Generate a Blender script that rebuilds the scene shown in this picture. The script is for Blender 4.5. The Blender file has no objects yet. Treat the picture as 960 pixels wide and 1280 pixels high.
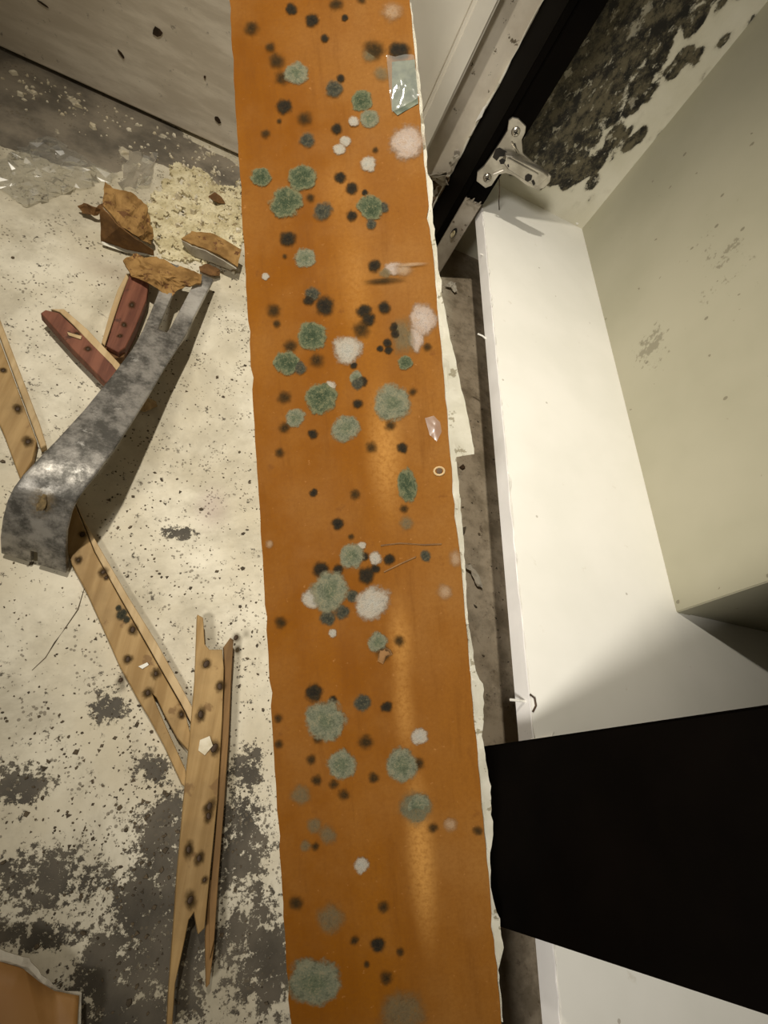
import bpy, bmesh, math, random
from mathutils import Vector, Matrix, noise as mnoise
random.seed(7)
sc = bpy.context.scene
C = sc.collection

# ------------------------------------------------------------------ camera
F_PX = 660.0
CAM_H = 0.40
ROWS = [Vector((0.91320258, 0.22785094, 0.33785352)),      # world axes seen in camera axes
        Vector((0.03495325, -0.86981730, 0.49213426)),
        Vector((0.40600409, -0.43760920, -0.80228353))]
cam_d = bpy.data.cameras.new('camera')
cam_d.sensor_fit = 'VERTICAL'; cam_d.sensor_height = 36.0
cam_d.lens = 36.0*F_PX/1280.0
cam_d.clip_start = 0.01; cam_d.clip_end = 50
cam = bpy.data.objects.new('camera', cam_d); C.objects.link(cam)
m3 = Matrix(((ROWS[0][0], -ROWS[0][1], -ROWS[0][2]),
             (ROWS[1][0], -ROWS[1][1], -ROWS[1][2]),
             (ROWS[2][0], -ROWS[2][1], -ROWS[2][2])))
cam.matrix_world = Matrix.Translation((0, 0, CAM_H)) @ m3.to_4x4()
sc.camera = cam

# ------------------------------------------------------------------ light
world = bpy.data.worlds.new('world'); sc.world = world; world.use_nodes = True
bg = world.node_tree.nodes['Background']
bg.inputs['Color'].default_value = (1.0, 0.86, 0.62, 1); bg.inputs['Strength'].default_value = 0.14

def aim(o, target):
    d = Vector(target) - o.location
    o.rotation_euler = d.to_track_quat('-Z', 'Y').to_euler()
ld = bpy.data.lights.new('torch', 'SPOT'); ld.energy = 26; ld.color = (1.0, 0.93, 0.80)
ld.shadow_soft_size = 0.012; ld.spot_size = math.radians(70); ld.spot_blend = 1.0
torch = bpy.data.objects.new('torch', ld); C.objects.link(torch)
torch.location = (-0.215, 0.40, 0.87); aim(torch, (0.08, 0.38, 0.05))
la = bpy.data.lights.new('work_lamp', 'SPOT'); la.energy = 51; la.color = (1.0, 0.95, 0.86)
la.shadow_soft_size = 0.09; la.spot_size = math.radians(55); la.spot_blend = 1.0
lamp = bpy.data.objects.new('work_lamp', la); C.objects.link(lamp)
lamp.location = (-0.45, -0.35, 0.86); aim(lamp, (0.46, 0.32, 0.08))

vs = sc.view_settings
vs.view_transform = 'Standard'; vs.look = 'None'; vs.gamma = 1.0; vs.use_curve_mapping = False
vs.exposure = 0.0

# ------------------------------------------------------------------ picture measurements to points on real planes
CAM = Vector((0, 0, CAM_H))
def ray(x, y):
    c = Vector(((x-480)/F_PX, (y-640)/F_PX, 1.0))
    return Vector((ROWS[0].dot(c), ROWS[1].dot(c), ROWS[2].dot(c)))
def on_z(x, y, z=0.0):
    r = ray(x, y); return CAM + r*((z-CAM_H)/r.z)
def on_y(x, y, Y):
    r = ray(x, y); return CAM + r*(Y/r.y)
def on_x(x, y, X):
    r = ray(x, y); return CAM + r*(X/r.x)

# ------------------------------------------------------------------ materials
class NT:
    def __init__(s, name):
        s.m = bpy.data.materials.new(name); s.m.use_nodes = True
        s.t = s.m.node_tree; s.p = s.t.nodes['Principled BSDF']
        s.out = s.t.nodes['Material Output']
        s.tc = s.n('ShaderNodeTexCoord')
    def n(s, typ, **kw):
        nd = s.t.nodes.new(typ)
        for k, v in kw.items(): setattr(nd, k, v)
        return nd
    def set(s, sock, v):
        if hasattr(v, 'links'): s.t.links.new(v, sock)
        elif isinstance(v, (tuple, list)) and len(v) == 3 and sock.type == 'RGBA': sock.default_value = (*v, 1)
        else: sock.default_value = v
    def obj(s): return s.tc.outputs['Object']
    def vmath(s, op, a, b=None):
        nd = s.n('ShaderNodeVectorMath', operation=op); s.set(nd.inputs[0], a)
        if b is not None: s.set(nd.inputs[1], b)
        return nd.outputs['Value'] if op in ('LENGTH', 'DISTANCE', 'DOT_PRODUCT') else nd.outputs['Vector']
    def math(s, op, a, b=0.0, clamp=False):
        nd = s.n('ShaderNodeMath', operation=op); nd.use_clamp = clamp
        s.set(nd.inputs[0], a); s.set(nd.inputs[1], b); return nd.outputs[0]
    def noise(s, scale, detail=4, rough=.55, vec=None, dist=0.0):
        nd = s.n('ShaderNodeTexNoise'); s.set(nd.inputs['Vector'], vec if vec is not None else s.obj())
        nd.inputs['Scale'].default_value = scale; nd.inputs['Detail'].default_value = detail
        nd.inputs['Roughness'].default_value = rough; nd.inputs['Distortion'].default_value = dist
        return nd.outputs['Fac']
    def voro(s, scale, vec=None, rnd=1.0):
        nd = s.n('ShaderNodeTexVoronoi'); s.set(nd.inputs['Vector'], vec if vec is not None else s.obj())
        nd.inputs['Scale'].default_value = scale; nd.inputs['Randomness'].default_value = rnd
        return nd
    def ramp(s, v, a, b, lo=0.0, hi=1.0, smooth=True):
        nd = s.n('ShaderNodeMapRange'); nd.interpolation_type = 'SMOOTHSTEP' if smooth else 'LINEAR'
        s.set(nd.inputs[0], v); nd.inputs[1].default_value = a; nd.inputs[2].default_value = b
        nd.inputs[3].default_value = lo; nd.inputs[4].default_value = hi; return nd.outputs[0]
    def mix(s, f, a, b, mode='MIX'):
        nd = s.n('ShaderNodeMix', data_type='RGBA'); nd.blend_type = mode
        s.set(nd.inputs[0], f); s.set(nd.inputs[6], a); s.set(nd.inputs[7], b); return nd.outputs[2]
    def blob(s, c, r, soft=.5, vec=None):
        v = vec if vec is not None else s.obj()
        d = s.vmath('LENGTH', s.vmath('MULTIPLY', s.vmath('SUBTRACT', v, tuple(c)), tuple(1/q if q else 0 for q in r)))
        return s.ramp(d, 1.0, 1.0-soft)
    def mx(s, *a):
        o = a[0]
        for b in a[1:]: o = s.math('MAXIMUM', o, b)
        return o
    def mapping(s, scale, rot=(0, 0, 0), vec=None):
        nd = s.n('ShaderNodeMapping'); s.set(nd.inputs['Vector'], vec if vec is not None else s.obj())
        nd.inputs['Scale'].default_value = scale; nd.inputs['Rotation'].default_value = rot
        return nd.outputs[0]
    def bump(s, h, strength=.3, dist=.001):
        nd = s.n('ShaderNodeBump'); s.set(nd.inputs['Height'], h)
        nd.inputs['Strength'].default_value = strength; nd.inputs['Distance'].default_value = dist
        s.t.links.new(nd.outputs[0], s.p.inputs['Normal'])
    def done(s, col, rough=.6, metal=0.0, spec=.4):
        s.set(s.p.inputs['Base Color'], col); s.set(s.p.inputs['Roughness'], rough)
        s.set(s.p.inputs['Metallic'], metal); s.p.inputs['Specular IOR Level'].default_value = spec
        return s.m

def mat_floor():
    s = NT('floor_worn_paint')
    cream = s.mix(s.ramp(s.noise(9, 5), .35, .68), (.56, .50, .37), (.76, .71, .58))
    cream = s.mix(s.ramp(s.noise(45, 6, .7), .45, .75, 0, .45), cream, (.40, .36, .27))
    cream = s.mix(s.ramp(s.noise(5, 7, .72, None, .6), .42, .64, 0, .72), cream, (.35, .31, .225))
    conc = s.mix(s.ramp(s.noise(30, 5), .3, .7), (.050, .042, .030), (.125, .106, .078))
    # where the paint is worn off down to the concrete
    def fl(x, y, rx, ry, soft=.7):
        p = on_z(x, y); return s.blob((p.x, p.y, 0), (rx, ry, 1), soft)
    worn = s.mx(fl(190, 1130, .035, .05), fl(185, 1210, .05, .055, .5), fl(150, 1270, .05, .04, .5), fl(215, 1050, .035, .04), fl(300, 1060, .035, .06, .9),
                fl(310, 960, .02, .025, .9), fl(20, 980, .03, .02, .9), fl(60, 1100, .07, .03, 1.0),
                fl(30, 1170, .05, .012, .9), fl(310, 1180, .03, .05, .9), fl(345, 1210, .03, .04, .9), fl(140, 885, .02, .02, 1.0), fl(195, 960, .025, .02, 1.0), fl(225, 665, .02, .012, 1.0))
    n1 = s.math('ADD', s.math('MULTIPLY', s.noise(52, 9, .78), .5), s.math('MULTIPLY', s.noise(240, 6, .75), .5))
    peel = s.ramp(s.math('ADD', n1, s.math('MULTIPLY', worn, .135)), .57, .60)
    # bare dusty strip along the foot of the far wall
    far = s.mx(fl(60, 105, .20, .05, .35), fl(230, 195, .14, .045, .4), fl(20, 130, .12, .06, .4), fl(140, 150, .11, .05, .4), fl(-60, 120, .2, .06, .4))
    sep = s.noise(22, 5, .6)
    peel2 = s.ramp(s.math('ADD', sep, s.math('MULTIPLY', far, .55)), .86, .90)
    dusty = s.mix(s.ramp(s.noise(20, 6, .65), .35, .65), (.115, .10, .078), (.25, .215, .165))
    col = s.mix(peel, cream, conc)
    col = s.mix(peel2, col, dusty)
    # small dark specks everywhere
    sp = s.voro(330); sz = s.ramp(s.noise(38, 2), .38, .68, .05, .36)
    speck = s.math('MULTIPLY', s.math('LESS_THAN', sp.outputs['Distance'], sz), s.math('LESS_THAN', s.noise(120, 2), .52))
    col = s.mix(s.math('MULTIPLY', speck, .72), col, (.13, .105, .07))
    # toe-kick dirt, its colour darkened to deepen the shade below the cupboard; stains
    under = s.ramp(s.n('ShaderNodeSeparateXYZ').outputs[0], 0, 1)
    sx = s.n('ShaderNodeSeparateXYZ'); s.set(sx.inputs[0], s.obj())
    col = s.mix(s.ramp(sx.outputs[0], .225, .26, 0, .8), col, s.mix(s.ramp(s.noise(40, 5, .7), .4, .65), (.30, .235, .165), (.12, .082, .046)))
    p = on_z(265, 635); col = s.mix(s.math('MULTIPLY', s.blob((p.x, p.y, 0), (.02, .03, 1), 1.0), .35), col, (.33, .22, .22))
    p = on_z(140, 340); col = s.mix(s.math('MULTIPLY', s.blob((p.x, p.y, 0), (.05, .025, 1), 1.0), .5), col, (.35, .28, .2))
    # hairline crack
    s.bump(s.math('SUBTRACT', s.math('ADD', s.math('MULTIPLY', s.noise(150, 4), .4), s.noise(25, 4)), s.math('MULTIPLY', s.mx(peel, peel2), .8)), .5, .0012)
    return s.done(col, .62)
def mat_wall():
    s = NT('dingy_wall_paint')
    st = s.noise(14, 6, .65, s.mapping((1, 1, 5), (0, .5, 0)))
    col = s.mix(s.ramp(st, .35, .68), (.60, .53, .43), (.80, .73, .62))
    col = s.mix(s.ramp(s.noise(3.5, 3), .45, .7, 0, .5), col, (.52, .45, .36))
    col = s.mix(s.ramp(s.noise(110, 5, .7), .62, .72, 0, .6), col, (.12, .10, .075))
    s.bump(s.noise(90, 5), .25, .0006)
    return s.done(col, .55)
def mat_plain(name, a, b, scale=20, rough=.5, metal=0, bump=.15, spec=.4, bscale=120, speck=None):
    s = NT(name)
    col = s.mix(s.ramp(s.noise(scale, 5), .35, .65), a, b)
    if speck:
        col = s.mix(s.ramp(s.noise(speck[1], 4, .7), speck[2], speck[2]+.04), col, speck[0])
    if bump: s.bump(s.noise(bscale, 4), bump, .0006)
    return s.done(col, rough, metal, spec)
def mat_side():
    s = NT('white_melamine_blackened_by_mould')
    white = s.mix(s.ramp(s.noise(12, 4), .3, .7), (.56, .53, .41), (.66, .63, .52))
    sx = s.n('ShaderNodeSeparateXYZ'); s.set(sx.inputs[0], s.obj())
    X, Z = sx.outputs[0], sx.outputs[2]
    edge = s.math('ADD', s.ramp(X, .30, .395, 1, 0, False), s.math('MULTIPLY', s.ramp(Z, .10, .155, 0, 1, False), .5))   # thick beside the post, thinning inwards and downwards
    lim = s.math('MULTIPLY', s.ramp(Z, .105, .135), edge)
    vec = s.mapping((1, 1, .62), (0, .45, 0))
    streak = s.noise(80, 7, .74, vec)
    blotch = s.noise(26, 3, .55, vec)
    leaf = s.ramp(s.voro(62, vec).outputs['Distance'], .15, .75, 1, 0)
    v = s.math('ADD', s.math('MULTIPLY', lim, .40), s.math('ADD', s.math('MULTIPLY', streak, .38), s.math('ADD', s.math('MULTIPLY', blotch, .42), s.math('MULTIPLY', leaf, .20))))
    mould = s.ramp(v, .755, .80)
    fleck = s.ramp(s.noise(135, 4, .7, vec), .585, .66)
    fleck = s.mx(fleck, s.math('MULTIPLY', s.ramp(s.noise(42, 5, .75, vec), .60, .68), .8))
    mould = s.math('MULTIPLY', mould, s.math('SUBTRACT', 1.0, s.math('MULTIPLY', fleck, .62)))
    dark = s.mix(s.ramp(s.noise(85, 7, .82, vec), .42, .60), (.007, .006, .004), (.115, .098, .058))
    mid = s.ramp(v, .68, .82, 0, .35)
    col = s.mix(mid, white, (.25, .22, .14))
    col = s.mix(mould, col, dark)
    s.bump(s.math('ADD', mould, s.noise(200, 3)), .35, .0008)
    return s.done(col, .65)
def mat_back():
    s = NT('cream_melamine_with_speckled_stain')
    col = s.mix(s.ramp(s.noise(8, 4), .3, .7), (.36, .34, .245), (.41, .385, .285))
    p = on_x(815, 435, .403); q = on_x(900, 330, .403)
    reg = s.mx(s.blob(p, (9, .055, .035), 1.0), s.math('MULTIPLY', s.blob(q, (9, .10, .06), 1.0), .55))
    n = s.noise(260, 5, .7); n2 = s.noise(70, 4, .6)
    v = s.math('ADD', s.math('MULTIPLY', reg, .20), s.math('ADD', s.math('MULTIPLY', n, .5), s.math('MULTIPLY', n2, .5)))
    col = s.mix(s.ramp(v, .655, .70, 0, .6), col, (.17, .15, .10))
    sp = s.voro(75, s.mapping((1, 1, .75)))
    dots = s.math('MULTIPLY', s.math('LESS_THAN', sp.outputs['Distance'], .13), s.math('GREATER_THAN', s.math('ADD', s.noise(60, 1), s.math('MULTIPLY', reg, .25)), .60))
    col = s.mix(s.math('MULTIPLY', dots, .65), col, (.14, .12, .08))
    s.bump(s.noise(160, 3), .1, .0005)
    return s.done(col, .5)
def mat_panel():
    s = NT('white_melamine_shelf')
    col = s.mix(s.ramp(s.noise(10, 4), .3, .7), (.76, .745, .68), (.82, .80, .74))
    col = s.mix(s.ramp(s.noise(60, 5, .6), .66, .74, 0, .35), col, (.50, .45, .34))
    sp = s.voro(60); d = s.math('MULTIPLY', s.math('LESS_THAN', sp.outputs['Distance'], .07), s.math('LESS_THAN', s.noise(30, 1), .40))
    col = s.mix(s.math('MULTIPLY', d, .5), col, (.25, .2, .14))
    s.bump(s.noise(120, 4), .12, .0006)
    return s.done(col, .42)
def mat_plank():
    s = NT('orange_brown_laminate')
    st = s.mapping((1, .12, 1))
    col = s.mix(s.ramp(s.noise(34, 5, .6, st), .3, .7), (.142, .046, .0015), (.185, .065, .003))
    col = s.mix(s.ramp(s.noise(6, 3), .40, .68, 0, .5), col, (.130, .040, .0012))
    pale = s.math('MULTIPLY', s.ramp(s.noise(11, 5, .65), .38, .66), .45)
    sx = s.n('ShaderNodeSeparateXYZ'); s.set(sx.inputs[0], s.obj())
    pale = s.math('ADD', pale, s.math('MULTIPLY', s.ramp(sx.outputs[0], .045, .085), .28), True)
    col = s.mix(pale, col, (.222, .104, .026))
    col = s.mix(s.ramp(s.noise(500, 5, .8), .35, .70, 0, .35), col, (.12, .042, .006))
    col = s.mix(s.ramp(s.noise(90, 6, .75, st), .50, .75, 0, .45), col, (.105, .036, .004))
    # pale streak running along the board (local coordinates: x across, y along)
    for (x, y, rx, ry, k) in ((.073, .075, .010, .060, .85), (.070, .150, .008, .035, .5), (.071, .185, .009, .03, .55), (.071, .287, .014, .05, .62), (.062, .385, .012, .05, .3), (.058, .44, .02, .03, .25)):
        b = s.blob((x, y, 0), (rx, ry, 9), 1.0)
        g = s.ramp(s.noise(420, 4, .7), .30, .62)
        col = s.mix(s.math('MULTIPLY', s.math('MULTIPLY', b, k), s.math('ADD', s.math('MULTIPLY', g, .6), .4)), col, (.40, .20, .050))
    col = s.mix(s.ramp(s.noise(300, 4, .7), .64, .72, 0, .35), col, (.38, .18, .06))
    col = s.mix(s.ramp(s.noise(55, 5, .65), .62, .74, 0, .5), col, (.09, .03, .006))
    s.bump(s.noise(220, 4), .12, .0005)
    return s.done(col, s.ramp(s.noise(40, 4), .3, .7, .60, .70), 0, .06)
def mat_colony(name, core, mid, rim, alpha=.95, edge0=1.0, edge1=.62, grain=.5, ring=None):
    s = NT(name)
    info = s.n('ShaderNodeObjectInfo')
    off = s.n('ShaderNodeCombineXYZ')
    s.set(off.inputs[0], s.math('MULTIPLY', info.outputs['Random'], 37.0)); s.set(off.inputs[1], s.math('MULTIPLY', info.outputs['Random'], 91.0))
    vec = s.vmath('ADD', s.obj(), off.outputs[0])
    flat = s.vmath('MULTIPLY', s.obj(), (1, 1, 0))
    r = s.math('MULTIPLY', s.vmath('LENGTH', flat), 1.28)
    wob = s.math('MULTIPLY', s.math('SUBTRACT', s.noise(1.6, 3, .6, vec), .5), .75)
    fz = s.math('MULTIPLY', s.math('SUBTRACT', s.noise(11, 3, .7, vec), .5), .30)
    r2 = s.math('ADD', r, s.math('ADD', wob, fz))
    a = s.math('MULTIPLY', s.ramp(r2, edge0*.92, edge1*.92), alpha)
    col = s.mix(s.ramp(r2, .15, .55), core, mid)
    col = s.mix(s.ramp(r2, .55, .9), col, rim)
    g = s.math('ADD', s.math('MULTIPLY', s.noise(4.5, 4, .7, vec), .5), s.math('MULTIPLY', s.noise(17, 4, .75, vec), .5))
    col = s.mix(s.ramp(g, .50, .60, 0, min(1, grain*1.5)), col, rim)
    col = s.mix(s.ramp(g, .50, .40, 0, .6), col, tuple(q*.55 for q in core))
    tr = s.n('ShaderNodeBsdfTransparent'); mixs = s.n('ShaderNodeMixShader')
    s.set(mixs.inputs[0], a); s.t.links.new(tr.outputs[0], mixs.inputs[1]); s.t.links.new(s.p.outputs[0], mixs.inputs[2])
    s.t.links.new(mixs.outputs[0], s.out.inputs['Surface'])
    s.bump(g, .4, .05)
    return s.done(col, .85, 0, .1)
def mat_steel():
    s = NT('worn_forged_steel')
    n = s.math('ADD', s.math('MULTIPLY', s.noise(32, 5, .65), .55), s.math('MULTIPLY', s.noise(130, 6, .75), .45))
    col = s.mix(s.ramp(n, .40, .60), (.085, .08, .07), (.36, .34, .31))
    col = s.mix(s.ramp(s.noise(90, 5, .7), .60, .72, 0, .7), col, (.62, .60, .56))
    p = on_z(52, 628, .047)
    col = s.mix(s.math('MULTIPLY', s.blob(on_z(238, 372, .02), (.045, .05, .05), .7), s.ramp(s.noise(55, 5, .7), .30, .6)), col, (.62, .60, .56))
    rust = s.math('MULTIPLY', s.blob(p, (.010, .010, .02), .9), s.ramp(s.noise(160, 4, .7), .35, .6))
    col = s.mix(rust, col, (.22, .15, .06))
    s.bump(s.math('ADD', n, s.math('MULTIPLY', s.noise(200, 4), .5)), .35, .0012)
    return s.done(col, s.ramp(n, .3, .7, .55, .36), .55, .5)
def mat_wood(name, a, b, grain_scale=60, axis_rot=0.0, stain=None, rough=.65):
    s = NT(name)
    v = s.mapping((1, .06, 1), (0, 0, axis_rot))
    col = s.mix(s.ramp(s.noise(grain_scale*2, 5, .6, v), .35, .65), a, b)
    col = s.mix(s.ramp(s.noise(25, 4), .45, .7, 0, .45), col, tuple(q*.55 for q in a))
    if stain: col = s.mix(s.ramp(s.noise(60, 4, .6), .60, .68, 0, .75), col, stain)
    s.bump(s.noise(grain_scale*3, 4, .6, v), .3, .0006)
    return s.done(col, rough)
def mat_film(name, tint, amount, rough=.08):
    s = NT(name)
    tr = s.n('ShaderNodeBsdfTransparent'); tr.inputs[0].default_value = (*tint, 1)
    gl = s.n('ShaderNodeBsdfGlossy'); gl.inputs['Roughness'].default_value = rough; gl.inputs[0].default_value = (1, 1, 1, 1)
    df = s.n('ShaderNodeBsdfDiffuse'); df.inputs[0].default_value = (.75, .75, .70, 1)
    fr = s.n('ShaderNodeLayerWeight'); fr.inputs[0].default_value = .25
    m1 = s.n('ShaderNodeMixShader'); s.set(m1.inputs[0], s.math('ADD', s.math('MULTIPLY', fr.outputs['Fresnel'], .6), amount, True))
    m0 = s.n('ShaderNodeMixShader'); m0.inputs[0].default_value = .12
    s.t.links.new(tr.outputs[0], m0.inputs[1]); s.t.links.new(df.outputs[0], m0.inputs[2])
    s.t.links.new(m0.outputs[0], m1.inputs[1]); s.t.links.new(gl.outputs[0], m1.inputs[2])
    s.t.links.new(m1.outputs[0], s.out.inputs['Surface'])
    return s.m

M = dict(
    floor=mat_floor(), wall=mat_wall(), side=mat_side(), back=mat_back(), panel=mat_panel(), plank=mat_plank(),
    casing=mat_plain('greyish_white_gloss_paint', (.74, .70, .61), (.80, .76, .67), 12, .4, bump=.06),
    black=mat_plain('black_lacquer', (.0016, .0012, .0009), (.0026, .0019, .0014), 15, .6, bump=.05, spec=.03),
    rawwood=mat_plain('raw_grey_wood', (.30, .26, .21), (.42, .38, .32), 40, .8, speck=((.14, .11, .08), 90, .62), bump=.5),
    edgeband=mat_plain('lilac_grey_edge_band', (.74, .72, .70), (.80, .78, .76), 30, .5, speck=((.35, .32, .29), 60, .68)),
    chip=mat_plain('chipboard_core', (.34, .26, .16), (.52, .43, .29), 200, .9, bump=.6),
    nickel=mat_plain('nickel_plated_steel', (.34, .315, .27), (.52, .49, .43), 60, .30, .9, bump=.1, spec=.5),
    darkhole=mat_plain('dark_recess', (.012, .010, .008), (.02, .016, .012), 50, .8),
    pin=mat_plain('white_plastic_pin', (.70, .68, .62), (.76, .74, .68), 50, .35),
    film_white=mat_plain('torn_white_paint_film', (.64, .61, .50), (.74, .71, .61), 60, .6, speck=((.36, .32, .22), 90, .60), bump=.5),
    brown=mat_plain('torn_brown_hardboard', (.20, .105, .028), (.35, .20, .065), 70, .85, speck=((.14, .062, .02), 90, .57), bump=.8, bscale=260),
    brownd=mat_plain('dark_brown_hardboard', (.11, .052, .016), (.20, .10, .032), 70, .85, bump=.8, bscale=260),
    hardgrey=mat_plain('grey_paper_face', (.34, .30, .24), (.48, .44, .36), 70, .8, bump=.4),
    glue=mat_plain('crumbled_yellow_glue', (.52, .45, .27), (.70, .63, .43), 60, .9, speck=((.25, .19, .10), 110, .60), bump=.8, bscale=300),
    torn=mat_plain('torn_dark_plaster', (.09, .055, .028), (.22, .15, .085), 120, .9, bump=.9, bscale=300),
    tack=mat_wood('tack_strip_wood', (.29, .175, .060), (.42, .275, .115), stain=(.17, .09, .03)),
    tackd=mat_wood('split_wood_side', (.17, .09, .028), (.26, .145, .05)),
    red=mat_wood('red_stained_wood', (.105, .030, .014), (.21, .075, .040), stain=(.04, .015, .008)),
    tan=mat_wood('tan_raw_wood', (.42, .29, .14), (.54, .40, .22)),
    nail=mat_plain('rusty_nail', (.030, .018, .010), (.07, .04, .02), 100, .6, .3),
    steel=mat_steel(),
    plastic=mat_film('clear_crinkled_plastic', (.95, .95, .93), .14, .22),
    crumb=mat_plain('pale_crumbs', (.55, .48, .34), (.72, .66, .52), 100, .9),
    crumbd=mat_plain('dark_crumbs', (.055, .042, .028), (.12, .09, .055), 100, .9),
    board=mat_plain('orange_laminate_board', (.30, .145, .04), (.40, .215, .07), 14, .5),
)
K_ = (.016, .013, .009)
M['K'] = mat_colony('black_mould', K_, (.024, .019, .011), (.06, .032, .010), .97, 1.12, .40, .22)
M['D'] = mat_colony('brown_black_mould', (.030, .020, .008), (.050, .029, .010), (.09, .042, .010), .80, 1.15, .15, .40)
M['G'] = mat_colony('green_mould', (.040, .056, .030), (.066, .082, .045), (.17, .16, .085), .96, 1.0, .78, .42)
M['E'] = mat_colony('grey_green_mould', (.100, .115, .070), (.145, .150, .100), (.22, .195, .12), .92, 1.0, .70, .5)
M['F'] = mat_colony('faint_grey_mould', (.15, .135, .08), (.17, .145, .08), (.20, .13, .055), .55, 1.1, .35, .6)
M['W'] = mat_colony('white_mould', (.34, .32, .27), (.34, .30, .24), (.30, .22, .145), .93, 1.0, .60, .25)
M['P'] = mat_colony('pale_pink_scuff', (.42, .29, .18), (.36, .23, .13), (.28, .16, .07), .65, 1.1, .30, .5)
M['L'] = mat_colony('pale_pinkish_mould_tuft', (.40, .33, .28), (.36, .28, .225), (.30, .205, .13), .92, 1.05, .62, .45)
M['S'] = mat_colony('grey_black_mould', (.032, .034, .025), (.05, .05, .036), (.12, .10, .055), .92, 1.05, .50, .45)

# ------------------------------------------------------------------ helpers
def link(name, me, mat, parent=None, loc=None):
    o = bpy.data.objects.new(name, me); C.objects.link(o)
    if mat is not None and len(me.materials) == 0: me.materials.append(mat)
    if parent is not None: o.parent = parent
    if loc is not None: o.location = loc
    return o
def from_bm(name, bm, mat, parent=None, smooth=False, origin=None):
    bmesh.ops.recalc_face_normals(bm, faces=bm.faces)
    if origin is not None: bmesh.ops.translate(bm, verts=bm.verts, vec=-Vector(origin))
    me = bpy.data.meshes.new(name); bm.to_mesh(me); bm.free()
    if smooth:
        for p in me.polygons: p.use_smooth = True
    o = link(name, me, mat, parent)
    if origin is not None: o.location = origin
    return o
def tag(o, label=None, cat=None, group=None, kind=None):
    if label: o['label'] = label
    if cat: o['category'] = cat
    if group: o['group'] = group
    if kind: o['kind'] = kind
    return o
def empty(name, loc=(0, 0, 0)):
    o = bpy.data.objects.new(name, None); C.objects.link(o); o.location = loc; o.empty_display_size = .02; return o
def add_box(bm, lo, hi, bevel=0.0):
    r = bmesh.ops.create_cube(bm, size=1.0)
    for v in r['verts']:
        v.co = Vector(((lo[i]+hi[i])/2 + v.co[i]*(hi[i]-lo[i]) for i in range(3)))
    if bevel:
        es = list({e for v in r['verts'] for e in v.link_edges})
        bmesh.ops.bevel(bm, geom=es, offset=bevel, segments=2, affect='EDGES')
def box(name, lo, hi, mat, parent=None, bevel=0.0):
    bm = bmesh.new(); add_box(bm, lo, hi, bevel); return from_bm(name, bm, mat, parent)
def add_prism(bm, pts, vec, bevel=0.0):
    """polygon (list of world points) extruded by vec"""
    vs_ = [bm.verts.new(p) for p in pts]; f = bm.faces.new(vs_)
    r = bmesh.ops.extrude_face_region(bm, geom=[f])
    nv = [g for g in r['geom'] if isinstance(g, bmesh.types.BMVert)]
    bmesh.ops.translate(bm, verts=nv, vec=Vector(vec))
    if bevel:
        es = list({e for v in vs_ for e in v.link_edges if all(q in vs_ for q in e.verts)})
        bmesh.ops.bevel(bm, geom=es, offset=bevel, segments=1, affect='EDGES')
def prism(name, pts, vec, mat, parent=None, bevel=0.0):
    bm = bmesh.new(); add_prism(bm, pts, vec, bevel); return from_bm(name, bm, mat, parent)
def disc_mesh(name, seg=20, rings=(1.0, .7, .35), h=.06):
    bm = bmesh.new(); loops = []
    for k, r in enumerate(rings):
        z = h*(1-r*r)
        loops.append([bm.verts.new((r*math.cos(2*math.pi*i/seg), r*math.sin(2*math.pi*i/seg), z)) for i in range(seg)])
    top = bm.verts.new((0, 0, h))
    for a, b in zip(loops[:-1], loops[1:]):
        for i in range(seg): bm.faces.new((a[i], a[(i+1) % seg], b[(i+1) % seg], b[i]))
    for i in range(seg): bm.faces.new((loops[-1][i], loops[-1][(i+1) % seg], top))
    me = bpy.data.meshes.new(name); bm.to_mesh(me); bm.free()
    for p in me.polygons: p.use_smooth = True
    return me
def tube_bm(bm, pts, rad, seg=8):
    prev = None
    for i, p in enumerate(pts):
        p = Vector(p); d = (Vector(pts[min(i+1, len(pts)-1)]) - Vector(pts[max(i-1, 0)])).normalized()
        a = d.orthogonal().normalized(); b = d.cross(a)
        r = rad[i] if isinstance(rad, (list, tuple)) else rad
        ring = [bm.verts.new(p + (a*math.cos(2*math.pi*k/seg) + b*math.sin(2*math.pi*k/seg))*r) for k in range(seg)]
        if prev:
            # align rings to avoid twisting
            best = min(range(seg), key=lambda s_: (ring[s_].co - prev[0].co).length)
            ring = ring[best:] + ring[:best]
            for k in range(seg): bm.faces.new((prev[k], prev[(k+1) % seg], ring[(k+1) % seg], ring[k]))
        else: bm.faces.new(ring[::-1])
        prev = ring
    bm.faces.new(prev)
def crumple(name, pts, faces, mat, parent=None, cuts=4, amp=.0012, freq=160, thick=.0015, seed=0, mat2=None, smooth=False):
    """a torn sheet: coarse control polygon, subdivided and roughened, with real thickness"""
    bm = bmesh.new(); vs_ = [bm.verts.new(p) for p in pts]
    for f in faces: bm.faces.new([vs_[i] for i in f])
    bmesh.ops.triangulate(bm, faces=bm.faces)
    bmesh.ops.subdivide_edges(bm, edges=bm.edges, cuts=cuts, use_grid_fill=True)
    bmesh.ops.recalc_face_normals(bm, faces=bm.faces)
    bm.normal_update()
    for v in bm.verts:
        q = v.co*freq + Vector((seed*3.1, seed*1.7, seed))
        v.co += v.normal*amp*mnoise.noise(q) + Vector((mnoise.noise(q+Vector((9, 0, 0))), mnoise.noise(q+Vector((0, 9, 0))), 0))*amp*.8
        v.co += v.normal*amp*.6*mnoise.noise(q*2.7)
        if v.co.z < .0006+thick: v.co.z = .0006+thick
    top = list(bm.faces)
    bmesh.ops.solidify(bm, geom=top, thickness=thick)
    return from_bm(name, bm, mat, parent, smooth)

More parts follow.
